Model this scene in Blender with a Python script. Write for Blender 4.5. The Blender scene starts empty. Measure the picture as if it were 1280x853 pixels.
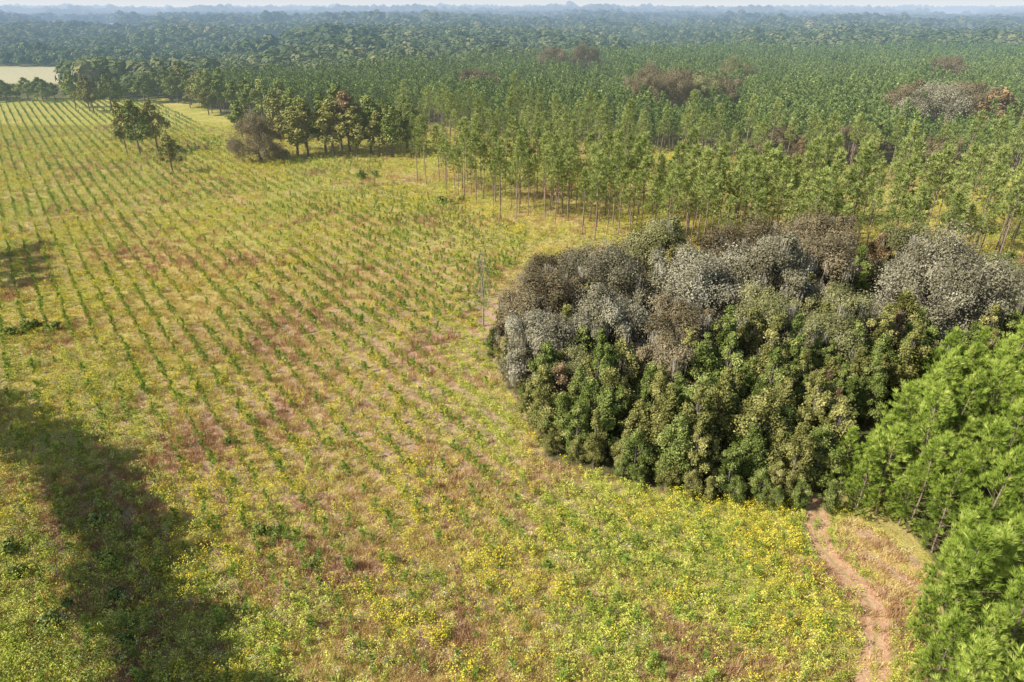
import bpy, math, numpy as np
from mathutils import Vector
scene=bpy.context.scene
coll=scene.collection
rng=np.random.default_rng(11)
# ------------------------------------------------------------------ helpers
class MB:
    def __init__(s): s.V=[];s.F=[];s.M=[];s.T=[];s.n=0
    def add(s,V,F,mat=0,tint=0.5):
        V=np.asarray(V,float).reshape(-1,3);F=np.asarray(F,int)
        s.V.append(V);s.F.append(F+s.n);s.M.append(np.full(len(F),mat))
        s.T.append(np.broadcast_to(np.asarray(tint,float),(len(V),)).copy());s.n+=len(V)
def mesh_from(name,mbs,mats,smooth=False):
    Vs=[];ls=[];st=[];mi=[];ti=[];off=0;cur=0
    for k,mb in enumerate(mbs):
        if not mb.V: continue
        for V in mb.V: Vs.append(V)
        for T in mb.T: ti.append(T)
        for F,M in zip(mb.F,mb.M):
            m,kk=F.shape
            ls.append((F+off).ravel());st.append(cur+np.arange(m)*kk);cur+=m*kk
            mi.append(M+ (k if len(mbs)>1 else 0))
        off+=mb.n
    V=np.concatenate(Vs);L=np.concatenate(ls);S=np.concatenate(st);M=np.concatenate(mi);T=np.concatenate(ti)
    me=bpy.data.meshes.new(name)
    me.vertices.add(len(V));me.vertices.foreach_set('co',V.ravel().astype(np.float32))
    me.loops.add(len(L));me.loops.foreach_set('vertex_index',L.astype(np.int32))
    me.polygons.add(len(S));me.polygons.foreach_set('loop_start',S.astype(np.int32))
    me.polygons.foreach_set('material_index',M.astype(np.int32))
    me.update(calc_edges=True)
    a=me.attributes.new('tint','FLOAT','POINT');a.data.foreach_set('value',T.astype(np.float32))
    for m in mats: me.materials.append(m)
    if smooth:
        me.polygons.foreach_set('use_smooth',np.ones(len(S),bool))
    return me
def nrm(v): return v/(np.linalg.norm(v,axis=-1,keepdims=True)+1e-9)
def cards(mb,C,N,size,r,aspect=0.6,mat=0,tint=0.5):
    C=np.asarray(C);n=len(C);N=nrm(N)
    A=nrm(np.cross(N,nrm(r.normal(size=(n,3)))));B=np.cross(N,A)
    s=np.broadcast_to(size,(n,))[:,None]
    V=np.stack([C+A*s,C+B*s*aspect,C-A*s,C-B*s*aspect],1).reshape(-1,3)
    F=np.arange(n*4).reshape(n,4)
    mb.add(V,F,mat,np.repeat(np.broadcast_to(tint,(n,)),4))
def needles(mb,P,D,length,width,r,tint=0.5,mat=0):
    n=len(P);D=nrm(D);A=nrm(np.cross(D,r.normal(size=(n,3))))
    L=np.broadcast_to(length,(n,))[:,None]
    V=np.stack([P-A*width*.5,P+A*width*.5,P+D*L],1).reshape(-1,3)
    mb.add(V,np.arange(n*3).reshape(n,3),mat,np.repeat(np.broadcast_to(tint,(n,)),3))
def limb(mb,pts,rad,sides=6,mat=0,tint=.5):
    pts=np.asarray(pts,float);k=len(pts)
    ang=np.arange(sides)*2*math.pi/sides
    V=[]
    for i in range(k):
        d=pts[min(i+1,k-1)]-pts[max(i-1,0)];d=d/np.linalg.norm(d)
        up=np.array([0,0,1.]) if abs(d[2])<.9 else np.array([1.,0,0])
        a=np.cross(d,up);a/=np.linalg.norm(a);b=np.cross(d,a)
        V.append(pts[i]+rad[i]*(np.cos(ang)[:,None]*a+np.sin(ang)[:,None]*b))
    V=np.concatenate(V);F=[]
    for i in range(k-1):
        for j in range(sides):
            j2=(j+1)%sides
            F.append([i*sides+j,i*sides+j2,(i+1)*sides+j2,(i+1)*sides+j])
    mb.add(V,F,mat,tint)
def inpoly(x,y,poly):
    x=np.asarray(x,float);y=np.asarray(y,float);ins=np.zeros(x.shape,bool);n=len(poly)
    for i in range(n):
        x1,y1=poly[i];x2,y2=poly[(i+1)%n]
        c=((y1>y)!=(y2>y))&(x<(x2-x1)*(y-y1)/((y2-y1)+1e-12)+x1)
        ins^=c
    return ins
_tab=np.random.default_rng(5).random((256,256))
def vn(x,y,sc,o=0):
    x=np.asarray(x,float)/sc+o*17.3+1000;y=np.asarray(y,float)/sc+o*9.1+1000
    xi=np.floor(x).astype(int);yi=np.floor(y).astype(int);fx=x-xi;fy=y-yi
    fx=fx*fx*(3-2*fx);fy=fy*fy*(3-2*fy)
    t=lambda a,b:_tab[a%256,b%256]
    return (t(xi,yi)*(1-fx)+t(xi+1,yi)*fx)*(1-fy)+(t(xi,yi+1)*(1-fx)+t(xi+1,yi+1)*fx)*fy
def dline(x,y,pts):
    d=np.full(np.shape(x),1e9)
    for (x1,y1),(x2,y2) in zip(pts[:-1],pts[1:]):
        vx,vy=x2-x1,y2-y1;t=np.clip(((x-x1)*vx+(y-y1)*vy)/(vx*vx+vy*vy),0,1)
        d=np.minimum(d,np.hypot(x-x1-t*vx,y-y1-t*vy))
    return d
# ------------------------------------------------------------------ materials
def N(nt,t,**k):
    n=nt.nodes.new(t)
    for a,b in k.items(): setattr(n,a,b)
    return n
def mathn(nt,op,a,b=None,clamp=False):
    n=N(nt,'ShaderNodeMath',operation=op,use_clamp=clamp)
    for i,v in enumerate((a,b)):
        if v is None: continue
        if isinstance(v,(int,float)): n.inputs[i].default_value=v
        else: nt.links.new(v,n.inputs[i])
    return n.outputs[0]
def mixc(nt,f,a,b):
    n=N(nt,'ShaderNodeMix',data_type='RGBA')
    for s,v in ((n.inputs[0],f),(n.inputs[6],a),(n.inputs[7],b)):
        if isinstance(v,(int,float)): s.default_value=v
        elif isinstance(v,tuple): s.default_value=(*v,1)
        else: nt.links.new(v,s)
    return n.outputs[2]
def ramp(nt,f,stops):
    n=N(nt,'ShaderNodeValToRGB');cr=n.color_ramp
    while len(cr.elements)<len(stops): cr.elements.new(.5)
    for e,(p,c) in zip(cr.elements,stops): e.position=p;e.color=(*c,1)
    nt.links.new(f,n.inputs[0]);return n.outputs[0]
def noise(nt,scale,detail=3,rough=.55,vec=None):
    n=N(nt,'ShaderNodeTexNoise');n.inputs['Scale'].default_value=scale
    n.inputs['Detail'].default_value=detail;n.inputs['Roughness'].default_value=rough
    if vec is not None: nt.links.new(vec,n.inputs['Vector'])
    return n.outputs['Fac']
# painted aerial haze: emission mixed into surfaces, growing with distance from world origin
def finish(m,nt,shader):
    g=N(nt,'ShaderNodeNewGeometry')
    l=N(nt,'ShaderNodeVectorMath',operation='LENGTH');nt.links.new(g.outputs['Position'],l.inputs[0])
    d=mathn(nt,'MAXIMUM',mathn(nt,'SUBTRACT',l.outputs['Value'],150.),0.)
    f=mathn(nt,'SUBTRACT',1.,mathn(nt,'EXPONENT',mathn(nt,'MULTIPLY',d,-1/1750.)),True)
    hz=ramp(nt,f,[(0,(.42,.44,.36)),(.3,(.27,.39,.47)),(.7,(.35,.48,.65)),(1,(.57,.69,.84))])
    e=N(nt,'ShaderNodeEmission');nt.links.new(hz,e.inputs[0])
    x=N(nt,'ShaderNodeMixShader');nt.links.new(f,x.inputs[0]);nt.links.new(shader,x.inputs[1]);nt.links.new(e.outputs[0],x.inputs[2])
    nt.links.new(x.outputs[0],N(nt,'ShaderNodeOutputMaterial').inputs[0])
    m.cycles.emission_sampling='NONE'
def newmat(name):
    m=bpy.data.materials.new(name);m.use_nodes=True;m.node_tree.nodes.clear();return m,m.node_tree
def foliage(name,stops,rnd=.3,patch=0.0,patchscale=.02,k=1.0,real=False):
    m,nt=newmat(name)
    a=N(nt,'ShaderNodeAttribute',attribute_name='tint')
    if real: ro=N(nt,'ShaderNodeAttribute',attribute_name='rnd').outputs['Fac']
    else: ro=N(nt,'ShaderNodeObjectInfo').outputs['Random']
    f=mathn(nt,'ADD',a.outputs['Fac'],mathn(nt,'MULTIPLY',mathn(nt,'SUBTRACT',ro,.5),rnd))
    if patch:
        g=N(nt,'ShaderNodeNewGeometry')
        f=mathn(nt,'ADD',f,mathn(nt,'MULTIPLY',mathn(nt,'SUBTRACT',noise(nt,patchscale,2,.6,g.outputs['Position']),.5),patch))
    c=ramp(nt,f,[(p,tuple(min(.9,v*k) for v in cc)) for p,cc in stops])
    d=N(nt,'ShaderNodeBsdfDiffuse');nt.links.new(c,d.inputs[0])
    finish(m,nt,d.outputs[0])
    return m
def plain(name,c1,c2,sc=3.):
    m,nt=newmat(name)
    g=N(nt,'ShaderNodeNewGeometry')
    n=noise(nt,sc,2,.6,g.outputs['Position'])
    c=ramp(nt,n,[(.3,c1),(.7,c2)])
    b=N(nt,'ShaderNodeBsdfDiffuse')
    nt.links.new(c,b.inputs[0])
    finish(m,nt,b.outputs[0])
    return m
M_bark=plain('pine_bark',(.22,.16,.12),(.46,.35,.26))
M_oakbark=plain('oak_bark',(.14,.11,.09),(.30,.25,.20))
M_dead=plain('dead_wood',(.24,.22,.20),(.40,.37,.34))
M_paint=plain('white_painted_metal',(.70,.70,.68),(.82,.82,.80))
M_roof=plain('grey_metal_roof',(.45,.46,.47),(.6,.6,.6))
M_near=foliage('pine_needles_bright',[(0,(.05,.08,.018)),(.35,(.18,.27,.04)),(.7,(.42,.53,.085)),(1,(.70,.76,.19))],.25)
M_tall=foliage('pine_needles_tall',[(0,(.12,.155,.045)),(.5,(.31,.37,.10)),(1,(.54,.57,.19))],.4)
M_plant=foliage('pine_needles_plantation',[(0,(.08,.13,.04)),(.5,(.21,.30,.085)),(1,(.43,.50,.17))],.35,.5,.02)
M_sap=foliage('sapling_needles',[(0,(.11,.19,.03)),(.5,(.28,.41,.07)),(1,(.50,.61,.14))],.4)
M_oak=foliage('oak_leaves',[(0,(.12,.105,.06)),(.4,(.265,.24,.145)),(.75,(.42,.38,.25)),(1,(.60,.55,.39))],.3)
M_oak2=foliage('oak_leaves_green',[(0,(.10,.105,.04)),(.5,(.27,.265,.105)),(1,(.52,.48,.22))],.25)
M_oak3=foliage('oak_leaves_brown',[(0,(.10,.08,.04)),(.5,(.25,.20,.11)),(1,(.46,.37,.21))],.25)
M_moss=foliage('hanging_moss',[(0,(.36,.32,.23)),(.5,(.55,.49,.37)),(1,(.72,.65,.50))],.2)
M_leafg=foliage('leaves_green',[(0,(.08,.105,.025)),(.5,(.23,.28,.07)),(1,(.49,.50,.16))],.3)
M_leafy=foliage('leaves_olive',[(0,(.11,.11,.03)),(.5,(.31,.30,.09)),(1,(.58,.52,.19))],.3)
M_leafr=foliage('leaves_russet',[(0,(.14,.10,.05)),(.5,(.33,.23,.12)),(1,(.56,.39,.20))],.3)
M_far=foliage('far_wood_leaves',[(0,(.06,.085,.035)),(.45,(.15,.19,.07)),(.8,(.26,.26,.11)),(1,(.44,.36,.19))],.3,.9,.006)
M_dry=foliage('dry_grass',[(0,(.48,.36,.10)),(.5,(.78,.60,.21)),(1,(.90,.77,.38))],.8,real=True)
M_rust=foliage('rusty_weed_stems',[(0,(.36,.20,.10)),(.5,(.64,.40,.21)),(1,(.80,.56,.34))],.5,real=True)
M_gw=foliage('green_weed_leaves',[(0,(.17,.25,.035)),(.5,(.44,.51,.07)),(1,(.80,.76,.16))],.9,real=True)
M_yel=foliage('goldenrod_flowers',[(0,(.70,.51,.05)),(1,(.88,.68,.08))],.3,real=True)
M_wht=foliage('pale_flower_heads',[(0,(.62,.56,.38)),(1,(.80,.75,.58))],.3,real=True)
M_brush=foliage('brush_leaves',[(0,(.12,.15,.03)),(.5,(.30,.34,.07)),(1,(.54,.52,.15))],.4,real=True)
# ------------------------------------------------------------------ plant meshes
def crown_leaves(mb,LC,LR,nsub,nleaf,size,r,up=.35,lumptint=.25,spread=.24,nmix=.75,nz=.12,smin=.5):
    for c,R in zip(LC,LR):
        lt=r.normal()*lumptint*.5
        d=nrm(r.normal(size=(nsub,3))+np.array([0,0,.35]))
        sc=c+d*R*np.array([1,1,.8])*r.uniform(smin,1.15,(nsub,1))
        n=nsub*nleaf
        P=np.repeat(sc,nleaf,0)+r.normal(size=(n,3))*R*spread
        nn=nrm(P-c)+nrm(r.normal(size=(n,3)))*nmix+np.array([0,0,up])
        st=np.repeat(r.normal(size=nsub)*.16,nleaf)
        ti=np.clip(.45+lt+st+r.normal(size=n)*nz,0,1)
        cards(mb,P,nn,size*r.uniform(.5,1.4,n),r,.6,0,ti)
def make_oak(seed,R,H,nl=32,nsub=15,nleaf=72,size=.15,moss=560):
    r=np.random.default_rng(seed);tr=MB();cr=MB();ms=MB()
    LC=[];LR=[]
    for i in range(nl):
        a=i*2.399+r.normal()*.6;q=math.sqrt((i+.5)/nl);rad=R*.82*q*r.uniform(.7,1.25)
        z=H*(.38+.44*math.sqrt(max(0,1-q*q*.98)))+r.normal()*H*.09
        LC.append([rad*math.cos(a),rad*math.sin(a),z]);LR.append(R*r.uniform(.10,.30))
    for i in range(int(nl*.6)):
        a=i*2*math.pi/(nl*.6)+r.normal()*.2;rad=R*r.uniform(.58,.98)
        LC.append([rad*math.cos(a),rad*math.sin(a),H*r.uniform(.16,.42)]);LR.append(R*r.uniform(.12,.23))
    LC=np.array(LC)
    crown_leaves(cr,LC,LR,nsub,nleaf,size,r,.55,.30,.38,.8,.07)
    limb(tr,[[0,0,-.2],[.1,0,H*.1],[0,.2,H*.22]],[.85,.6,.55],8)
    for c in LC[::2]:
        m=c*.5;m[2]=H*.22+(c[2]-H*.22)*.35
        limb(tr,[[0,.2,H*.2],m+r.normal(size=3)*.4,c],[.38,.22,.06],5)
    ng=moss//8;k=r.integers(0,len(LC),ng)
    d=nrm(r.normal(size=(ng,3))*np.array([1,1,.5]));d[:,2]=-abs(d[:,2])*.5+.15
    G=LC[k]+d*np.array(LR)[k][:,None]*r.uniform(.9,1.35,(ng,1))
    gt=r.normal(.5,.15,ng)
    for j in range(34):
        Q=G+r.normal(size=(ng,3))*np.array([.32,.32,.35])
        D=np.tile([0,0,-1.],(ng,1))+r.normal(size=(ng,3))*.05
        needles(ms,Q,D,r.uniform(.8,3.0,ng),.08,r,np.clip(gt+r.normal(0,.08,ng),0,1))
    return tr,cr,ms
def make_broad(seed,R,H,base=.10,nl=24,nsub=10,nleaf=52,size=.125,r0=.22,rough=.6,spread=.48):
    r=np.random.default_rng(seed);tr=MB();cr=MB();LC=[];LR=[]
    for i in range(nl):
        t=(i+.5)/nl;z=H*(base+.08+(.92-base-.08)*t)
        w=R*(math.sin(math.pi*min(1,.2+t*.8))**.8)*.78
        a=i*2.399+r.normal()*rough
        LC.append([w*math.cos(a)*r.uniform(.3,1.4),w*math.sin(a)*r.uniform(.3,1.4),z+r.normal()*H*.025]);LR.append(R*r.uniform(.16,.40)*(1-.4*t))
    LC.append([0,0,H*.95]);LR.append(R*.16)
    LC=np.array(LC);crown_leaves(cr,LC,LR,nsub,nleaf,size,r,.35,.28,spread,.95,.08)
    limb(tr,[[0,0,-.2],[r.normal()*.15,0,H*.4],[0,0,H*.88]],[r0,r0*.7,.04],6)
    for c in LC[:-1]:
        limb(tr,[[0,0,c[2]*.75],c*.5+np.array([0,0,c[2]*.42]),c],[.09,.06,.02],4)
    return tr,cr
def make_pine(seed,H,cb,R,nb,nt,nn,nlen,nw,r0,top=.35,jit=.12,sides=6,limbs=True,spr=.85,lv=.6,smin=.3):
    r=np.random.default_rng(seed);tr=MB();cr=MB()
    bx,by=r.normal()*.2,r.normal()*.2
    limb(tr,[[0,0,-.2],[bx,by,H*.5],[0,0,H*.98]],[r0,r0*.72,.04],sides)
    P=[];D=[];T=[]
    for i in range(nb):
        t=(i+r.uniform(.1,.9))/nb
        z=cb+(H-cb)*t*.97
        prof=(1-t)**.62*(.55+.45*min(1,t/.22))*(1-top)+top*(1-t**3)
        L=R*prof*r.uniform(lv,1.25);a=i*2.399+r.normal()*.35
        ua=math.radians(12+45*t+r.normal()*8)
        d=np.array([math.cos(a)*math.cos(ua),math.sin(a)*math.cos(ua),math.sin(ua)])
        b0=np.array([bx*(1-abs(2*z/H-1)),by*(1-abs(2*z/H-1)),z]);e=b0+d*L
        if limbs: limb(tr,[b0,e],[r0*.28*(1-t*.6),.015],3)
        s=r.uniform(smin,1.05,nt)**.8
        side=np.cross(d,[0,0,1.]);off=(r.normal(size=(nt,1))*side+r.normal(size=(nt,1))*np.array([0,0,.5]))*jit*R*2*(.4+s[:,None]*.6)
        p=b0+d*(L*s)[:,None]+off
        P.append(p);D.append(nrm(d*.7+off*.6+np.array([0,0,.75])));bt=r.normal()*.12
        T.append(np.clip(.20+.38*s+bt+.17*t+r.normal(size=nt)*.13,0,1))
    P.append(np.array([[0,0,H]]));D.append(np.array([[0,0,1.]]));T.append(np.array([.7]))
    P=np.concatenate(P);D=np.concatenate(D);T=np.concatenate(T);n=len(P)
    P=np.repeat(P,nn,0);D=np.repeat(D,nn,0)+nrm(r.normal(size=(n*nn,3)))*spr;T=np.repeat(T,nn)
    needles(cr,P,D,nlen*r.uniform(.7,1.2,n*nn),nw,r,np.clip(T+r.normal(size=n*nn)*.06,0,1))
    return tr,cr
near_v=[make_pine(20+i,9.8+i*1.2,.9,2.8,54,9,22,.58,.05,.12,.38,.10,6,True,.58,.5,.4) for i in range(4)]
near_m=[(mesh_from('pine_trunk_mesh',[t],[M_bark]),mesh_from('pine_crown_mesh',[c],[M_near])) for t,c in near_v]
tall_v=[make_pine(40+i,18.5+i*1.0,9.5+i*.5,3.0,28,8,9,.85,.15,.19,.5,.13) for i in range(4)]
tall_m=[(mesh_from('tall_pine_trunk_mesh',[t],[M_bark]),mesh_from('tall_pine_crown_mesh',[c],[M_tall])) for t,c in tall_v]
dense_v=[make_pine(50+i,20.5+i,14.4,3.1,50,15,13,1.0,.42,.22,.65,.13) for i in range(2)]
dense_m=[(mesh_from('big_pine_trunk_mesh',[t],[M_bark]),mesh_from('big_pine_crown_mesh',[c],[M_tall])) for t,c in dense_v]
plan_v=[make_pine(60+i,13+i*.9,5.5,2.1,20,4,5,1.0,.38,.15,.3,.10,4,False) for i in range(4)]
plan_m=[(mesh_from('plantation_trunk_mesh',[t],[M_bark]),mesh_from('plantation_crown_mesh',[c],[M_plant])) for t,c in plan_v]
plan_c=[mesh_from('plantation_pine_mesh',[t,c],[M_bark,M_plant]) for t,c in plan_v]
tall_c=[mesh_from('tall_pine_mesh',[t,c],[M_bark,M_tall]) for t,c in tall_v]
oak_v=[make_oak(80,8.6,16.3),make_oak(81,7.4,15.3),make_oak(82,9.6,16.8,36),make_oak(83,6.8,14,26)]
oak_m={}
tm_=[mesh_from('oak_trunk_mesh',[v[0]],[M_oakbark]) for v in oak_v]
mm_=[mesh_from('oak_moss_mesh',[v[2]],[M_moss]) for v in oak_v]
for key,mt in ((0,M_oak),(1,M_oak2),(2,M_oak3)):
    oak_m[key]=[(tm_[i],mesh_from('oak_crown_mesh',[v[1]],[mt]),mm_[i]) for i,v in enumerate(oak_v)]
br_v=[make_broad(100,2.1,11),make_broad(101,2.4,10),make_broad(102,1.8,12.4),make_broad(103,2.9,10.5,.1,26),make_broad(104,2.1,11.8,.12,22)]
br_m={}
for key,mt in (('g',M_leafg),('y',M_leafy),('r',M_leafr)):
    br_m[key]=[(mesh_from('broadleaf_trunk_mesh',[t],[M_oakbark]),mesh_from('broadleaf_crown_mesh',[c],[mt])) for t,c in br_v]
wd_v=[make_broad(110+i,4.0+i*.5,19+i,.24,21,9,24,.42,.38,1.0,.42) for i in range(3)]
wd_m={}
for key,mt in (('g',M_leafg),('y',M_leafy),('r',M_leafr)):
    wd_m[key]=[(mesh_from('field_tree_trunk_mesh',[t],[M_oakbark]),mesh_from('field_tree_crown_mesh',[c],[mt])) for t,c in wd_v]
def make_sap(seed,H):
    return make_pine(seed,H,.12,.36,12,3,7,.28,.05,.03,.3,.10,4,False)
sap_v=[make_sap(120+i,1.1+.15*i) for i in range(4)]
sap_c=[mesh_from('pine_sapling_mesh',[t,c],[M_bark,M_sap]) for t,c in sap_v]
def tuft(seed,n,h,sp,w,mat,lean=.5):
    r=np.random.default_rng(seed);mb=MB()
    P=np.c_[r.normal(size=(n,2))*sp,np.zeros(n)-.02]
    D=np.c_[r.normal(size=(n,2))*lean,np.ones(n)]
    needles(mb,P,D,h*r.uniform(.5,1.2,n),w,r,np.clip(r.normal(.5,.2,n),0,1))
    return mesh_from('grass_tuft_mesh',[mb],[mat])
def weed(seed,n,h,sp,size,mat,flower=None,nf=0,fs=.07):
    r=np.random.default_rng(seed);mb=MB();f=MB()
    z=h*r.uniform(0,1,n)**.7
    P=np.c_[r.normal(size=(n,2))*sp*(1-.45*z/h)[:,None],z]
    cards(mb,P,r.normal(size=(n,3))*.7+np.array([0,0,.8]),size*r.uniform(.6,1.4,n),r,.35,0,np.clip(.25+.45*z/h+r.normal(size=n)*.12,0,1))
    if flower is None: return mesh_from('weed_mesh',[mb],[mat])
    P=np.c_[r.normal(size=(nf,2))*sp*.9,h*r.uniform(.75,1.15,nf)]
    cards(f,P,r.normal(size=(nf,3))*.6+np.array([0,0,.9]),fs*r.uniform(.6,1.4,nf),r,.7,0,r.random(nf))
    return mesh_from('weed_mesh',[mb,f],[mat,flower])
dry_s=[tuft(140+i,30,.65,.30,.045,M_dry,.55) for i in range(3)]
rust_s=[tuft(145+i,24,.85,.22,.045,M_rust,.45) for i in range(2)]
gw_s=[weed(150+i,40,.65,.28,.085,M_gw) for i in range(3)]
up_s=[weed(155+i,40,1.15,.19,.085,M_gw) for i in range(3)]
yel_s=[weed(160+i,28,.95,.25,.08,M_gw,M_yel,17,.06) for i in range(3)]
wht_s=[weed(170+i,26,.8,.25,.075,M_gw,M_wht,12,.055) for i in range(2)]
brush_s=[weed(180+i,80,1.3,.5,.11,M_brush) for i in range(3)]
def far_clump(seed):
    r=np.random.default_rng(seed);mb=MB()
    for k in range(6):
        c=np.array([r.uniform(-9,9),r.uniform(-9,9),r.uniform(6,11)]);R=r.uniform(3.5,6.5)
        n=48;d=nrm(r.normal(size=(n,3))+np.array([0,0,.8]));P=c+d*R*r.uniform(.85,1.02,(n,1))
        cards(mb,P,d+nrm(r.normal(size=(n,3)))*.3+np.array([0,0,.2]),1.9*r.uniform(.7,1.3,n),r,.8,0,np.clip(.45+r.normal()*.14+r.normal(size=n)*.04,0,1))
    return mesh_from('far_wood_mesh',[mb],[M_far])
far_s=[far_clump(200+i) for i in range(6)]
# ------------------------------------------------------------------ placing
RD=np.array([-.588,.809]);RN=np.array([.809,.588])
def scatter(name,pts,scl,variants,r,real=False,**props):
    pts=np.asarray(pts,float);n=len(pts)
    me=bpy.data.meshes.new(name+'_points');me.vertices.add(n);me.vertices.foreach_set('co',pts.ravel().astype(np.float32))
    a=me.attributes.new('rot','FLOAT_VECTOR','POINT');a.data.foreach_set('vector',np.c_[r.normal(size=(n,2))*.04,r.uniform(0,6.28,n)].ravel().astype(np.float32))
    s=np.asarray(scl,float);s=np.c_[s,s,s*r.uniform(.85,1.15,n)]
    a=me.attributes.new('scl','FLOAT_VECTOR','POINT');a.data.foreach_set('vector',s.ravel().astype(np.float32))
    a=me.attributes.new('vid','INT','POINT');a.data.foreach_set('value',r.integers(0,len(variants),n).astype(np.int32))
    a=me.attributes.new('rnd','FLOAT','POINT');a.data.foreach_set('value',r.random(n).astype(np.float32))
    ob=bpy.data.objects.new(name,me);coll.objects.link(ob)
    ng=bpy.data.node_groups.new(name+'_nodes','GeometryNodeTree')
    ng.interface.new_socket('Geometry',in_out='INPUT',socket_type='NodeSocketGeometry')
    ng.interface.new_socket('Geometry',in_out='OUTPUT',socket_type='NodeSocketGeometry')
    gi=ng.nodes.new('NodeGroupInput');go=ng.nodes.new('NodeGroupOutput')
    ip=ng.nodes.new('GeometryNodeInstanceOnPoints');ip.inputs['Pick Instance'].default_value=True
    jn=ng.nodes.new('GeometryNodeJoinGeometry')
    for v in variants:
        so=bpy.data.objects.new(v.name+'_source',v)
        oi=ng.nodes.new('GeometryNodeObjectInfo');oi.inputs['Object'].default_value=so
        gt=ng.nodes.new('GeometryNodeGeometryToInstance')
        ng.links.new(oi.outputs['Geometry'],gt.inputs[0]);ng.links.new(gt.outputs[0],jn.inputs[0])
    ng.links.new(gi.outputs[0],ip.inputs['Points']);ng.links.new(jn.outputs[0],ip.inputs['Instance'])
    for nm,ty,so in (('rot','FLOAT_VECTOR','Rotation'),('scl','FLOAT_VECTOR','Scale'),('vid','INT','Instance Index')):
        na=ng.nodes.new('GeometryNodeInputNamedAttribute');na.data_type=ty;na.inputs['Name'].default_value=nm
        ng.links.new(na.outputs[0],ip.inputs[so])
    out=ip.outputs[0]
    if real:
        rz=ng.nodes.new('GeometryNodeRealizeInstances');ng.links.new(out,rz.inputs[0]);out=rz.outputs[0]
    ng.links.new(out,go.inputs[0])
    md=ob.modifiers.new('scatter','NODES');md.node_group=ng
    ob['kind']='stuff'
    for k,v in props.items(): ob[k]=v
    return ob
def thing(name,parts,loc,s,rz,label,cat,group=None):
    e=bpy.data.objects.new(name,None);e.empty_display_size=.5;coll.objects.link(e)
    e.location=(loc[0],loc[1],0);e.rotation_euler=(0,0,rz);e.scale=(s,s,s) if np.isscalar(s) else s
    e['label']=label;e['category']=cat
    if group: e['group']=group
    for pn,me in parts:
        o=bpy.data.objects.new(pn,me);coll.objects.link(o);o.parent=e
    return e
def pine(loc,kind,s=None):
    ms={'n':near_m,'t':tall_m,'p':plan_m,'d':dense_m}[kind];ms=ms[rng.integers(len(ms))]
    lab={'n':'bushy bright green pine in dense stand beside dirt track',
         't':'tall thinned pine with bare trunk over weedy strip',
         'd':'tall full-crowned pine on the field margin',
         'p':'dark green plantation pine at edge of planted wood'}[kind]
    s=s or rng.uniform(.75,1.2)
    thing('pine_tree',(('trunk',ms[0]),('crown',ms[1])),loc,s,rng.uniform(0,6.28),lab,'tree','pines in the woods')
def grid(x0,x1,y0,y1,a,b,jit):
    c=np.array([[x0,y0],[x1,y0],[x0,y1],[x1,y1]]);u=c@RN;v=c@RD
    U,V=np.meshgrid(np.arange(u.min(),u.max(),a),np.arange(v.min(),v.max(),b))
    U=U+rng.normal(size=U.shape)*jit*.5;V=V+rng.normal(size=V.shape)*jit
    P=U.ravel()[:,None]*RN+V.ravel()[:,None]*RD
    k=(P[:,0]>x0)&(P[:,0]<x1)&(P[:,1]>y0)&(P[:,1]<y1)
    return P[k]
def inview(P,m=0.80,pad=8): return (abs(P[:,0])<m*(P[:,1]*.898+22)+pad)
FIELD=[(-60,20),(26,20),(28.5,45),(31.0,57),(22,59),(13,62),(4,67),(0,76),(-4,90),(-7,105),(-3,125),(4,150),(3,165),(-12,184),(-26,201),(-43,222),(-46,248),(-82,262),(-120,290),(-157,349),(-213,425),(-320,425),(-460,430),(-460,90)]
PLANT=[(-175,395),(-112,345),(-70,338),(-45,338),(0,300),(54,270),(100,250),(150,226),(260,200),(800,195),(900,760),(300,740),(41,650),(-175,440)]
TALL=[(-31,220),(-26,202),(10,165),(34,145),(62,134),(110,132),(180,126),(210,156),(150,162),(100,168),(55,178),(0,208)]
NEAR=[(30.6,20),(32.6,31),(33.9,37),(36.6,43),(39.0,47),(41.3,50),(41,53),(38.4,57),(38.5,61),(41,66),(56,79),(72,88),(110,110),(110,20)]
# --- near pines
P=grid(30,112,20,112,3.35,3.2,.5);P=P[inpoly(P[:,0],P[:,1],NEAR)&inview(P,.76,3)]
P=P[np.argsort(np.hypot(P[:,0],P[:,1]))]
npn=len(P)
for p in P: pine(p,'n')
for p in [(37.4,58.6),(39.0,60.8),(37.2,62.4),(41.4,57.0)]: pine(p,'n',.8)
for p in [(31.2,28),(32.2,32.5),(33.4,36.5),(35.2,40.5)]: pine(p,'n',.95)
npn+=8
# --- tall thinned pines
P=grid(-35,215,122,225,5.4,4.8,1.2);P=P[inpoly(P[:,0],P[:,1],TALL)&inview(P,.78,4)]
k=(vn(P[:,0],P[:,1],14,2)>.2);P=P[k]
extra=grid(-60,210,150,335,7.5,6.8,2.4)
tallpoly=[(-45,260),(-12,230),(0,208),(55,178),(100,168),(210,156),(260,196),(150,224),(100,248),(54,268),(0,300),(-45,336),(-60,300)]
gap=[(30,200),(60,186),(150,170),(176,186),(130,214),(60,238),(30,240)]
extra=extra[inpoly(extra[:,0],extra[:,1],tallpoly)&((rng.random(len(extra))<.7)&(~inpoly(extra[:,0],extra[:,1],gap)|(rng.random(len(extra))<.22)))]
P=np.concatenate([P,extra]);P=P[np.argsort(np.hypot(P[:,0],P[:,1]))]
nt_=min(len(P),max(0,262-npn));
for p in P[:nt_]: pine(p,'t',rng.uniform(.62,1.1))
restT=P[nt_:]
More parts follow.
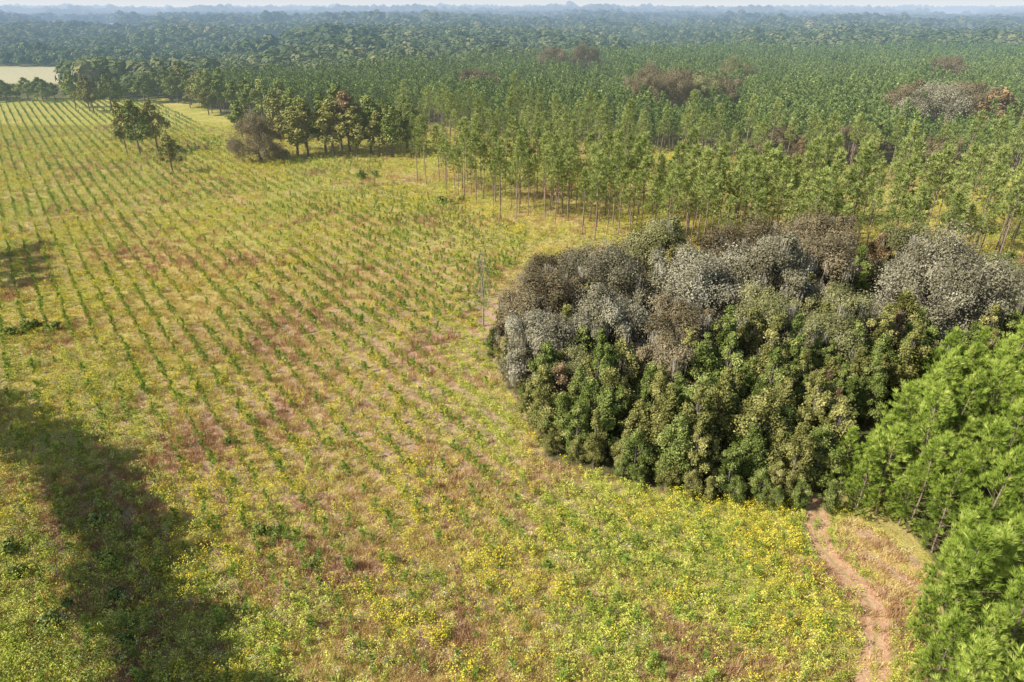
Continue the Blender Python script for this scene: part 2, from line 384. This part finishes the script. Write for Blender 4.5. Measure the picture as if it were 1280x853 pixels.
# --- plantation
P=grid(-180,820,190,765,4.6,4.0,.5)
OAKP=[(82,340,30,34),(172,280,30,26),(-22,395,14,10),(240,240,12,8),(130,430,20,12),(300,300,18,12),(40,520,30,16),(250,420,24,14)]
k=inpoly(P[:,0],P[:,1],PLANT)&inview(P,.80,10)
for x,y,a,b in OAKP: k&=(((P[:,0]-x)/a)**2+((P[:,1]-y)/b)**2>1)|(rng.random(len(P))<.2)
k&=vn(P[:,0],P[:,1],9,3)>.12
k&=abs(((P@RN)%96)-48)>2.6
P=P[k];P=P[np.argsort(np.hypot(P[:,0],P[:,1]))]
nfr=max(0,275-npn-nt_)
for p in P[:nfr]: pine(p,'p')
P=P[nfr:]
scatter('pine_plantation',np.c_[P,np.zeros(len(P))],rng.uniform(.7,1.2,len(P))*(.9+.25*vn(P[:,0],P[:,1],60,4)),plan_c,rng,label='dense plantation of dark green pines in rows',category='pine wood')
if len(restT): scatter('thinned_pine_wood',np.c_[restT,np.zeros(len(restT))],rng.uniform(.62,1.08,len(restT)),tall_c,rng,label='thinned tall pines standing over yellow weeds',category='pine wood')
# --- trees along the field margin, beyond the frame edge, that shade the margin
for x,y,s in [(-38,20,.9),(-41.5,24,1.0),(-44,28,1.03),(-46.5,32,.95),(-49.5,36,1.02),(-53,40,.92),(-56.5,44.5,1.0),(-60,48.5,1.03),(-63.5,52.5,.98),(-67.5,56.5,1.0),(-72,60.5,1.03),(-77,64,1.),(-82,67,1.),(-88,71,1.),(-94,75,1.),(-117,122,1.0),(-121,128,.95),(-126,134,1.),(-127,145,.9),(-132,139,1.)]:
    pine((x,y),'d',s)
# --- oaks
def oak(x,y,i,s=1,g=0,label=None,moss=True,zs=1.):
    ms=oak_m[g][i]
    pr=[('trunk',ms[0]),('crown',ms[1])]
    if moss: pr.append(('hanging_moss',ms[2]))
    label=label or {0:'spreading grey live oak draped with hanging moss',1:'olive green live oak with some hanging moss',2:'dark brown oak with thin hanging moss'}[g]
    thing('oak_tree',pr,(x,y),(s,s,s*zs*rng.uniform(.88,1.15)),rng.uniform(0,6.28),label,'tree','moss-draped oaks' if moss else 'field oaks')
for x,y,i,s,g in [(4.5,99,0,.90,2),(4.0,87,3,.85,0),(13.5,89,1,.9,0),(24,89,3,.95,2),(16,105,2,.92,0),(29,101,0,1.02,0),(41,102,1,1.1,0),(27,119,1,1.0,1),(43,121,2,.98,2),(59,124,0,1.0,2),(68.5,101,2,1.05,0),(37,91,3,.85,1),(7,113,3,.85,2),(53,113,3,1.1,2),(85,112,1,.85,1),(76,126,3,.85,1),(50,96,3,.8,1),(9,79,3,.66,1),(21,80,3,.75,2),(45,87,3,.8,1)]:
    oak(x,y,i,s,g)
oak(-90,248,2,1.0,2,'dark rounded spreading oak standing alone in planted field',moss=False,zs=1.1)
for x,y,i,s,g in [(62,330,0,1.3,2),(76,336,2,1.35,2),(90,342,1,1.4,1),(101,345,3,1.4,2),(84,358,0,1.5,2),(70,362,2,1.3,2),(150,268,1,1.3,0),(162,274,0,1.4,0),(174,284,2,1.35,2),(160,290,1,1.4,2),(186,290,0,1.3,2),(-22,395,3,1.3,2),(-12,398,1,1.2,2),(130,430,2,1.4,1),(240,240,3,1.1,1),(300,300,2,1.3,2),(118,244,3,.9,2),(96,250,1,.9,2),(138,224,3,1.,2),(30,520,0,1.4,2),(52,524,2,1.4,2),(250,420,0,1.4,2)]:
    oak(x,y,i,s,g,'dark brownish oak rising among plantation pines',moss=False)
# --- broadleaf trees
LB={'g':'green broadleaf tree at the edge of the thicket','y':'olive yellow broadleaf tree turning for autumn','r':'russet brown broadleaf tree in autumn leaf'}
def broad(x,y,c='g',s=1.,i=None,lab=None):
    i=rng.integers(5) if i is None else i
    ms=br_m[c][i];thing('broadleaf_tree',(('trunk',ms[0]),('crown',ms[1])),(x,y),s,rng.uniform(0,6.28),lab or LB[c],'tree','broadleaf trees')
def wide(x,y,c='g',s=1.,sx=1.):
    ms=wd_m[c][rng.integers(3)]
    lab={'g':'open-crowned green field tree at edge of planting','y':'open-crowned yellowing field tree at edge of planting','r':'open-crowned russet field tree at edge of planting'}[c]
    thing('broadleaf_tree',(('trunk',ms[0]),('crown',ms[1])),(x,y),(s*sx,s*sx,s*rng.uniform(.9,1.15)),rng.uniform(0,6.28),lab,'tree','broadleaf trees')
CL=[(4.5,70),(14,65),(24,61.5),(34,60.5),(38,66),(48,76),(60,86),(54,92),(40,84),(14,80),(3,82)]
P=grid(-5,70,58,98,2.9,2.9,.8);P=P[inpoly(P[:,0],P[:,1],CL)]
for p in P:
    q=rng.random();broad(p[0],p[1],'y' if q<.42 else ('g' if q<.95 else 'r'),rng.uniform(.6,1.12)*(0.82 if dline(p[0],p[1],CL[:4])<2.5 else 1))
for x,y in [(10,86),(30,86),(8,92),(34,88),(45,90),(47,101),(60,96),(60,112)]: broad(x,y,'g' if rng.random()<.5 else 'y',rng.uniform(.95,1.15))
for t in np.linspace(0,1,24):
    pts=np.array([(1,86),(3,77),(5.2,70),(14,64.4),(24,61),(34,59.5)]);u=t*5;k0=min(int(u),4);p=pts[k0]+(pts[k0+1]-pts[k0])*(u-k0)
    broad(p[0]+rng.normal()*.7,p[1]+rng.normal()*.4,'g' if rng.random()<.6 else 'y',rng.uniform(.25,.5),3,'low leafy shrub skirting the oak thicket')
for x,y,c,s in [(-3,96,'g',.5),(-1,91,'y',.6),(-2,104,'y',.5),(62,136,'r',1.1),(67,132,'r',1.1),(52,134,'g',.9),(45,134,'y',.8),(57,132,'r',1.15),(72,128,'r',1),(80,126,'y',.95),(90,118,'g',1.),(94,112,'y',1),(88,100,'g',1.),(80,96,'g',.95),(84,92,'y',.9),(75,93,'g',.95),(35,136,'g',.7),(28,134,'y',.7),(20,131,'g',.7),(14,128,'g',.6),(100,120,'g',.9),(102,128,'r',.8),(66,88,'g',.9),(71,92,'y',.9),(58,90,'g',.85),(62,94,'g',.9),(53,97,'y',.8),
  (84,200,'y',.6),(100,196,'g',.7),(120,186,'y',.8),(75,212,'g',.8),(40,238,'g',.9),(-4,240,'g',.6),(60,242,'r',.9),(98,236,'r',1.1),(136,222,'r',1.1),(150,216,'y',1.)]:
    broad(x,y,c,s)
for x,y,c,s,sx in [(-146,264,'y',.85,1.1),(-139,260,'g',.95,1.15),(-135,266,'y',.8,1.1),(-113,229,'y',.72,1.1),
  (-80,260,'y',.9,1.5),(-75,256,'y',.85,1.5),(-70,262,'g',1.0,1.4),(-66,257,'y',.95,1.5),(-61,262,'r',1.0,1.5),(-57,256,'y',.9,1.5),(-53,262,'g',1.,1.4),(-49,257,'y',.85,1.3),(-44,257,'g',.95,1.1),(-66,270,'g',1.1,1.3),(-54,273,'y',1.05,1.4),(-80,271,'g',1.,1.4),(-95,288,'y',.9,1.3),(-40,266,'g',.9,1.1),(-37,260,'g',.8,1.),
  (182,272,'r',1.1,1.4),(190,278,'r',1.1,1.5),(198,270,'r',1.0,1.3),(184,262,'y',.85,1.3),(206,276,'r',1.,1.4),(225,250,'r',.9,1.3),(128,246,'r',.7,1.2),(-112,292,'g',.9,1.2)]: wide(x,y,c,s,sx)
for t in np.linspace(0,1,30):
    x=-100-118*t+rng.normal()*5;y=300+135*t+rng.normal()*5
    wide(x+9,y+4,rng.choice(['g','y','g','g','y','g']),rng.uniform(.6,1.05),1.25)
for x,y,c,s in [(-219,374,'y',.95),(-213,381,'g',.95),(-224,379,'y',.8),(-240,394,'g',.8),(-168,392,'y',1.)]: wide(x,y,c,s,1.2)
for t in np.linspace(0,1,46):
    x=-352+162*t+rng.normal()*2.5;y=430+rng.normal()*5-6*t
    hs=rng.uniform(.45,.66) if x<-225 else rng.uniform(.5,.85)
    if x<-306: hs*=1.55
    if t<.6 or rng.random()<.7: wide(x,y,'g' if rng.random()<.9 else 'y',hs,1.7)
# --- dead snag
def snag():
    r=np.random.default_rng(3);mb=MB();limb(mb,[[0,0,-.2],[.15,0,5],[-.1,.2,10],[.1,.1,14]],[.15,.11,.07,.02],6)
    br=MB()
    for i in range(26):
        z=3+10.5*i/26;a=i*2.4;L=3.4*(1-.5*i/26)*r.uniform(.5,1.1);e=np.array([math.cos(a)*L,math.sin(a)*L,z+L*.6]);m=np.array([math.cos(a)*L*.5,math.sin(a)*L*.5,z+L*.15])
        limb(br,[[0,0,z],m,e],[.05,.035,.012],4)
        for j in range(4):
            limb(br,[m,m+r.normal(size=3)*.6+np.array([0,0,.5])],[.03,.01],3)
    thing('dead_tree',(('trunk',mesh_from('snag_trunk',[mb],[M_dead])),('branch',mesh_from('snag_branches',[br],[M_dead]))),(-5,108),1,.3,'bare grey dead tree standing beside the oak thicket','tree')
snag()
# --- single shrubs in the field
brush_m=[]
for i in range(2):
    r=np.random.default_rng(300+i);mb=MB();LC=np.c_[r.normal(size=(7,2))*.55,r.uniform(.4,1.1,7)];crown_leaves(mb,LC,[.55]*7,9,22,.13,r)
    limb(mb,[[0,0,-.1],[0,0,.8]],[.05,.02],4);brush_m.append(mesh_from('shrub_mesh',[mb],[M_leafg]))
for x,y,s in [(-26.3,55.8,.9),(-25.2,55.4,.7),(-82,106,1.5),(-79,107,1.1),(-84,104,1.1),(-20,190,1.4),(-15,193,1.1),(-48,222,1.8),(-45,224,1.4),(-36,72,.6),(-48,50,.9),(-51,53,1.),(-37,47,.8),(-20,51,.5),(-41,44,.9),(-40,52,.8),(-44,57,.9),(-34,42,.7)]:
    o=bpy.data.objects.new('shrub',brush_m[rng.integers(2)]);coll.objects.link(o);o.location=(x,y,0);o.scale=(s,s,s);o.rotation_euler=(0,0,rng.uniform(0,6))
    o['label']='dark green shrub growing alone among field weeds';o['category']='shrub';o['group']='shrubs in the field'
# --- saplings
RS=3.15
P=grid(-460,32,24,432,RS,1.2,.2)
k=inpoly(P[:,0],P[:,1],FIELD)&inview(P,.78,6)
q=P@RN
TRACK=[(-140,164),(-90,188),(-53,211),(-40,219),(-20,222)]
k&=dline(P[:,0],P[:,1],TRACK)>3.6
EDGE=[(30,60),(22,58),(12,60.5),(2,65.5),(-3,76),(-8,92),(-10,108)]
k&=dline(P[:,0],P[:,1],EDGE)>2.5
keep=.92-.3*(vn(P[:,0],P[:,1],12,6)>.7)-.45*((q<7)&(P[:,1]<105))-.2*(vn(P[:,0],P[:,1],4,8)>.7)
k&=rng.random(len(P))<keep
P=P[k];P=P[np.argsort(np.hypot(P[:,0],P[:,1]+10))]
P=P+rng.normal(size=P.shape)*np.clip((105-P[:,1:2])/60,0,1)*.35
S=rng.uniform(.45,1.25,len(P))*(.8+.45*vn(P[:,0],P[:,1],25,7))*(1+.25*np.exp(-((P[:,0]+25)/35)**2-((P[:,1]-145)/45)**2))
ni=0;used=np.zeros(len(P),bool)
for j,(p,s) in enumerate(zip(P,S)):
    if ni>=298: break
    if p[1]<37.5 or abs(p[0])>.75*(p[1]*.898+22): continue
    o=bpy.data.objects.new('pine_sapling',sap_c[rng.integers(4)]);coll.objects.link(o);o.location=(p[0],p[1],0);o.scale=(s,s,s);o.rotation_euler=(0,0,rng.uniform(0,6.28))
    o['label']='young green pine sapling planted in a weedy field row';o['category']='sapling';o['group']='pine saplings planted in rows';ni+=1;used[j]=True
scatter('pine_sapling_rows',np.c_[P,np.zeros(len(P))][~used],S[~used],sap_c,rng,label='rows of young green pine saplings in weedy field',category='saplings')
# --- ground cover
n=135000
Y=(rng.random(n)*(330**.4-26**.4)+26**.4)**2.5
X=rng.uniform(-1,1,n)*(.78*(Y*.898+22)+4)
OPEN=[(28,24),(33,24),(37,44),(41,50),(40,54),(36,60),(30,60)]
CLr=[(4,69),(14,64),(24,61),(34,59.5),(60,75),(100,100),(100,125),(60,132),(5,125),(0,110),(-2,90),(2,80)]
open_=inpoly(X,Y,FIELD)|inpoly(X,Y,OPEN)|((Y>126)&(~inpoly(X,Y,PLANT)))|(dline(X,Y,EDGE)<5)
ROAD=[(21,12),(26.0,26),(29.2,37),(31.8,42),(33.4,45.6),(33.1,49),(31.9,52.4),(31.9,55.6),(33.4,59),(36,62)]
BARE=[(35.3,44),(39,47.5),(41,51),(38.5,58.5),(34.2,58),(34.0,52),(35.2,49)]
dr=dline(X,Y,ROAD)
k=open_&~inpoly(X,Y,CLr)&((dr>1.05)|((dr<.2)&(rng.random(n)<.5)))&(Y>25)&(~inpoly(X,Y,BARE)|(rng.random(n)<.5))
X=X[k];Y=Y[k];n=len(X);q=X*RN[0]+Y*RN[1]
g=vn(X,Y,16,11)*.35+vn(X,Y,5,12)*.35+vn(X,Y,1.8,19)*.30
de=dline(X,Y,EDGE);dr=dr[k]
g+=.35*np.exp(-(de/6)**2)+.14*(X>3)*(Y<66)+.10*(Y>150)+.08*(q<8)+.05*(Y<60)
pinkc=np.exp(-(((X+22)/28)**2+((Y-88)/42)**2))
g-=.08*pinkc
bare=inpoly(X,Y,BARE);g-=.5*bare
yv=vn(X,Y,4,13)*.5+vn(X,Y,15,14)*.5+.02*(X>0)*(Y<70)+.08*(Y>150)-.05*pinkc+.06*(q<8)-.6*bare
rv=vn(X,Y,3.5,17)*.5+vn(X,Y,12,18)*.5+.13*pinkc
br=(q<6.5)&(Y<105)&(rng.random(n)<.08)
e=rng.normal(size=n)
kind=np.where(g+e*.16>.555,1,0)
kind=np.where((kind==1)&(rng.random(n)<.45),6,kind)
kind=np.where((rv+rng.normal(size=n)*.13>.695),5,kind)
kind=np.where((yv+rng.normal(size=n)*.13>.725)&(dr>2.0),2,kind)
kind=np.where(rng.random(n)<.018*(1+2*(vn(X,Y,10,15)>.6)),3,kind)
kind=np.where(br,4,kind)
pt=np.c_[X,Y,np.zeros(n)];sc=rng.uniform(.4,1.35,n)*(1+np.clip((Y-80)/260,0,.7))
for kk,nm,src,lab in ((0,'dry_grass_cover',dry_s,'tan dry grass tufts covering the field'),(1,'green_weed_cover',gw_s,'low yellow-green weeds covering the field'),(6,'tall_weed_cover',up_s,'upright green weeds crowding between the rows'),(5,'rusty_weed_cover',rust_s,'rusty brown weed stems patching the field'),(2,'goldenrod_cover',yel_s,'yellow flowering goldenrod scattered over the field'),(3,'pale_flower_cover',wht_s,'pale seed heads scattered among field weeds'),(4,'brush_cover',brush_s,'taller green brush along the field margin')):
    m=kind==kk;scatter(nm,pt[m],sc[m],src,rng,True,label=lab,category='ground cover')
# --- far woods
HAYB=[(-432,436),(-265,436),(-340,590),(-390,680),(-545,680),(-470,560)]
CLEARB=[(-292,850),(-248,850),(-360,1250),(-430,1250)]
CL2=[(250,1500),(330,1500),(440,1900),(320,1900)]
CL3=[(-960,1500),(-800,1500),(-1000,2000),(-1250,2000)]
LAKE=[(1930,3500),(2210,3500),(3800,6300),(3250,6300)]
CL5=[(-2350,2800),(-1700,2800),(-2000,3300),(-2700,3300)]
CL6=[(-700,1250),(-600,1250),(-800,1600),(-930,1600)]
pts=[];ss=[]
for (y0,y1,sp,s0) in ((430,760,12,.8),(760,1500,15,1.0),(1500,3300,27,1.4),(3300,9000,70,2.3)):
    xs=np.arange(-.8*y1-100,.8*y1+100,sp);ys=np.arange(y0,y1,sp)
    A,B=np.meshgrid(xs,ys);A=A.ravel()+rng.normal(size=A.size)*sp*.3;B=B.ravel()+rng.normal(size=B.size)*sp*.3
    k=(abs(A)<.80*B*.9+60)&~inpoly(A,B,FIELD)&(B>436)
    for pl in (PLANT,HAYB,CLEARB,LAKE,CL2,CL3,CL5,CL6): k&=~inpoly(A,B,pl)
    k&=vn(A,B,70,21)>.12
    pts.append(np.c_[A[k],B[k],np.zeros(k.sum())]);ss.append(np.full(k.sum(),s0)*rng.uniform(.7,1.25,k.sum())*(.6+.9*vn(A[k],B[k]*.6,s0*130,22)))
pts=np.concatenate(pts);ss=np.concatenate(ss)
scatter('distant_wood',pts,ss,far_s,rng,label='hazy mixed woodland stretching to the horizon',category='woodland')
# ------------------------------------------------------------------ ground
def axis(a,b,st,lo,hi,g=1.12):
    v=list(np.arange(a,b,st));s=st
    while v[-1]<hi: s*=g;v.append(v[-1]+s)
    s=st
    while v[0]>lo: s*=g;v.insert(0,v[0]-s)
    return np.array(v)
xs=axis(-110,60,.8,-30000,30000,1.08);ys=axis(24,240,.8,-3000,40000,1.06)
A,B=np.meshgrid(xs,ys);nx,ny=len(xs),len(ys);x=A.ravel();y=B.ravel()
gm=MB();ii=np.arange((ny-1)*nx).reshape(ny-1,nx)[:,:-1].ravel()
gm.add(np.c_[x,y,np.zeros(len(x))],np.c_[ii,ii+1,ii+1+nx,ii+nx],0,.5)
m,nt=newmat('field_ground')
geo=N(nt,'ShaderNodeNewGeometry');pos=geo.outputs['Position']
def at(nm): return N(nt,'ShaderNodeAttribute',attribute_name=nm).outputs['Fac']
n1=noise(nt,.09,4,.65,pos);n2=noise(nt,.8,4,.7,pos);n3=noise(nt,5.,3,.7,pos)
mixn=mathn(nt,'ADD',mathn(nt,'MULTIPLY',n1,.38),mathn(nt,'ADD',mathn(nt,'MULTIPLY',n2,.37),mathn(nt,'MULTIPLY',n3,.25)))
base=ramp(nt,mixn,[(.38,(.27,.25,.05)),(.46,(.52,.43,.11)),(.52,(.74,.56,.19)),(.62,(.84,.66,.31))])
gcol=ramp(nt,mathn(nt,'ADD',mathn(nt,'MULTIPLY',n2,.5),mathn(nt,'MULTIPLY',n3,.5)),[(.38,(.19,.24,.04)),(.5,(.46,.47,.08)),(.62,(.74,.65,.16))])
pcol=ramp(nt,n3,[(.3,(.52,.31,.18)),(.7,(.80,.56,.38))])
gf=mathn(nt,'MULTIPLY',mathn(nt,'ADD',at('m_green'),mathn(nt,'MULTIPLY',mathn(nt,'SUBTRACT',n2,.5),1.9)),1.,True)
c=mixc(nt,gf,base,gcol)
sp=N(nt,'ShaderNodeVectorMath',operation='DOT_PRODUCT');nt.links.new(pos,sp.inputs[0]);sp.inputs[1].default_value=(RN[0],RN[1],0)
wob=mathn(nt,'ADD',sp.outputs['Value'],mathn(nt,'MULTIPLY',n1,1.2))
sn=mathn(nt,'SINE',mathn(nt,'MULTIPLY',wob,2*math.pi/3.15))
pf=mathn(nt,'MULTIPLY',mathn(nt,'MULTIPLY',at('m_pink'),mathn(nt,'ADD',mathn(nt,'MULTIPLY',sn,.6),mathn(nt,'SUBTRACT',mathn(nt,'MULTIPLY',n2,3.6),1.25))),.9,True)
c=mixc(nt,pf,c,pcol)
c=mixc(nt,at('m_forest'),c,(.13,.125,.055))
hcol=ramp(nt,n2,[(.3,(.60,.52,.28)),(.7,(.76,.67,.40))])
c=mixc(nt,at('m_hay'),c,hcol)
b=N(nt,'ShaderNodeBsdfDiffuse')
nt.links.new(c,b.inputs['Color'])
bp=N(nt,'ShaderNodeBump');bp.inputs['Strength'].default_value=.9;bp.inputs['Distance'].default_value=.4
nt.links.new(mathn(nt,'ADD',n2,mathn(nt,'MULTIPLY',n3,.6)),bp.inputs['Height']);nt.links.new(bp.outputs[0],b.inputs['Normal'])
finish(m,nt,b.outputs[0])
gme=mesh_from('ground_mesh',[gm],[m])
de=dline(x,y,EDGE);qq=x*RN[0]+y*RN[1]
green=.16+.8*np.exp(-(de/6)**2)+.35*((x>3)&(y<66))+.3*np.clip((y-130)/80,0,1)+.2*(qq<8)*(y<110)+.6*(vn(x,y,18,31)-.5)+.5*(vn(x,y,5,35)-.5)
green+=-1.*inpoly(x,y,BARE)
pk=1.5*np.exp(-(((x+18)/26)**2+((y-90)/44)**2))+.35+.7*(vn(x,y,12,33)-.5)
pk+=1.6*np.exp(-(((x+34)/9)**2+((y-221)/5)**2))+.8*inpoly(x,y,BARE)+.9*np.exp(-((dline(x,y,TRACK)-1.2)/.7)**2)
fl=dline(x,y,[(-34,99),(-20,80),(-5,60)]);pk+=.9*np.exp(-(fl/1.8)**2)
fl=dline(x,y,[(-24,99),(-10,80),(3,62)]);pk+=.6*np.exp(-(fl/1.5)**2)
far_open=(inpoly(x,y,HAYB)&(y>535))|inpoly(x,y,CLEARB)|inpoly(x,y,LAKE)|inpoly(x,y,CL2)|inpoly(x,y,CL3)|inpoly(x,y,CL5)|inpoly(x,y,CL6)
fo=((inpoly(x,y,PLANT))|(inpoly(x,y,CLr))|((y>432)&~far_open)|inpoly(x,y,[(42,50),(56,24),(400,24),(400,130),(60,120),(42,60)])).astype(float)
hay=far_open.astype(float)
pk*=(y<240)
for nm,v in (('m_green',green),('m_pink',np.clip(pk,0,2.5)),('m_forest',fo*.9),('m_hay',hay)):
    a=gme.attributes.new(nm,'FLOAT','POINT');a.data.foreach_set('value',np.asarray(v,np.float32))
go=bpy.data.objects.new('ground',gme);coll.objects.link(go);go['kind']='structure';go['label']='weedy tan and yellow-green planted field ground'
# dirt track sheet
r=np.random.default_rng(9);pts=np.array(ROAD,float);seg=[];
for i in range(len(pts)-1):
    for t in np.linspace(0,1,12,endpoint=False): seg.append(pts[i]*(1-t)+pts[i+1]*t)
seg=np.array(seg)
for _ in range(20): seg[1:-1]=(seg[:-2]+seg[2:]+seg[1:-1]*2)/4
tn=np.gradient(seg,axis=0);tn/=np.linalg.norm(tn,axis=1)[:,None];pn=np.c_[-tn[:,1],tn[:,0]]
nc=13;rows=[]
for j in range(len(seg)):
    wl=1.25+.3*vn(j*1.,0,3,40)+r.normal()*.09;wr=1.25+.3*vn(j*1.,5,3,41)+r.normal()*.09
    for c_ in range(nc):
        u=c_/(nc-1)*2-1;p=seg[j]+pn[j]*(wl if u<0 else wr)*u;rows.append([p[0],p[1],.012])
rows=np.array(rows);u=np.tile(np.linspace(0,1,nc),len(seg))
ii=np.arange((len(seg)-1)*nc).reshape(-1,nc)[:,:-1].ravel();tm=MB();tm.add(rows,np.c_[ii,ii+1,ii+1+nc,ii+nc],0,u)
mt,nt=newmat('dirt_track_soil')
pos=N(nt,'ShaderNodeNewGeometry').outputs['Position'];tt=N(nt,'ShaderNodeAttribute',attribute_name='tint').outputs['Fac']
n2=noise(nt,1.5,4,.7,pos);n3=noise(nt,7.,3,.7,pos)
soil=ramp(nt,mathn(nt,'ADD',mathn(nt,'MULTIPLY',n2,.6),mathn(nt,'MULTIPLY',n3,.4)),[(.35,(.42,.23,.12)),(.5,(.64,.39,.22)),(.65,(.80,.55,.36))])
cen=mathn(nt,'ABSOLUTE',mathn(nt,'SUBTRACT',tt,.5))
gr=mathn(nt,'MULTIPLY',mathn(nt,'SUBTRACT',mathn(nt,'ADD',mathn(nt,'MULTIPLY',n2,.30),mathn(nt,'MULTIPLY',n3,.1)),mathn(nt,'ADD',cen,.11)),11.,True)
ed=mathn(nt,'MULTIPLY',mathn(nt,'SUBTRACT',mathn(nt,'ADD',cen,mathn(nt,'MULTIPLY',n2,.45)),.67),12.,True)
gg=ramp(nt,n3,[(.3,(.32,.26,.10)),(.7,(.52,.41,.18))])
c=mixc(nt,mathn(nt,'MULTIPLY',gr,.85),soil,gg);c=mixc(nt,ed,c,gg)
b=N(nt,'ShaderNodeBsdfDiffuse');nt.links.new(c,b.inputs['Color'])
bp=N(nt,'ShaderNodeBump');bp.inputs['Strength'].default_value=.7;bp.inputs['Distance'].default_value=.15;nt.links.new(n2,bp.inputs['Height']);nt.links.new(bp.outputs[0],b.inputs['Normal'])
nt.links.new(b.outputs[0],N(nt,'ShaderNodeOutputMaterial').inputs[0])
to=bpy.data.objects.new('dirt_track',mesh_from('dirt_track_mesh',[tm],[mt]));coll.objects.link(to);to['kind']='structure';to['label']='reddish-tan sandy dirt track with worn ruts'
mm=MB();limb(mm,[[0,0,0],[0,0,60],[0,0,95]],[3.,2.2,1.2],6)
o=bpy.data.objects.new('radio_mast',mesh_from('mast_mesh',[mm],[M_dead]));coll.objects.link(o);o.location=(-2500,3560,0);o['label']='thin pale mast rising above the distant woods';o['category']='mast'
# white farm barn in a distant clearing
wb=MB();wb.add([(-9,-6,0),(9,-6,0),(9,6,0),(-9,6,0),(-9,-6,7),(9,-6,7),(9,6,7),(-9,6,7),(-9,0,10.5),(9,0,10.5)],[(0,1,5,4),(2,3,7,6),(0,3,7,4),(1,2,6,5)]);wb.add([(-9,-6,7),(-9,6,7),(-9,0,10.5),(9,-6,7),(9,6,7),(9,0,10.5)],[(0,1,2),(3,5,4)])
rf=MB();rf.add([(-9.6,-6.8,6.7),(9.6,-6.8,6.7),(9.6,0,10.8),(-9.6,0,10.8),(-9.6,6.8,6.7),(9.6,6.8,6.7)],[(0,1,2,3),(3,2,5,4)])
dm=MB();dm.add([(-2,-6.05,0),(2,-6.05,0),(2,-6.05,4.2),(-2,-6.05,4.2)],[(0,1,2,3)])
thing('barn',(('wall',mesh_from('barn_wall',[wb],[M_paint])),('roof',mesh_from('barn_roof',[rf],[M_roof])),('door',mesh_from('barn_door',[dm],[M_dead]))),(-985,1860),1.2,.3,'small white barn in a clearing among woods','barn')
# ------------------------------------------------------------------ light and camera
el=math.radians(40);azb=math.radians(20)
S=Vector((-math.cos(azb)*math.cos(el),-math.sin(azb)*math.cos(el),math.sin(el)))
sl=bpy.data.lights.new('sun','SUN');sl.energy=5;sl.angle=math.radians(.5);sl.color=(1,.96,.87)
so=bpy.data.objects.new('sun',sl);coll.objects.link(so);so.rotation_euler=S.to_track_quat('Z','Y').to_euler()
w=bpy.data.worlds.new('World');scene.world=w;w.use_nodes=True;nt=w.node_tree
sky=nt.nodes.new('ShaderNodeTexSky');sky.sky_type='NISHITA';sky.sun_disc=False;sky.sun_elevation=el;sky.sun_rotation=math.radians(250);sky.air_density=1.;sky.dust_density=1.2
bg=nt.nodes['Background'];bg.inputs[1].default_value=.135
tc=nt.nodes.new('ShaderNodeTexCoord');sx=nt.nodes.new('ShaderNodeSeparateXYZ');nt.links.new(tc.outputs['Generated'],sx.inputs[0])
f=mathn(nt,'EXPONENT',mathn(nt,'MULTIPLY',mathn(nt,'ABSOLUTE',sx.outputs['Z']),-14.))
c=mixc(nt,mathn(nt,'MULTIPLY',f,.9),sky.outputs[0],(6.2,6.6,7.0));nt.links.new(c,bg.inputs[0])
cam=bpy.data.cameras.new('camera');cam.lens=24;cam.sensor_width=36;cam.clip_end=60000;cam.clip_start=.5
co=bpy.data.objects.new('camera',cam);coll.objects.link(co);co.location=(0,0,50);co.rotation_euler=(math.radians(90-26.1),0,0);scene.camera=co
scene.view_settings.view_transform='Standard';scene.view_settings.look='None';scene.view_settings.exposure=0
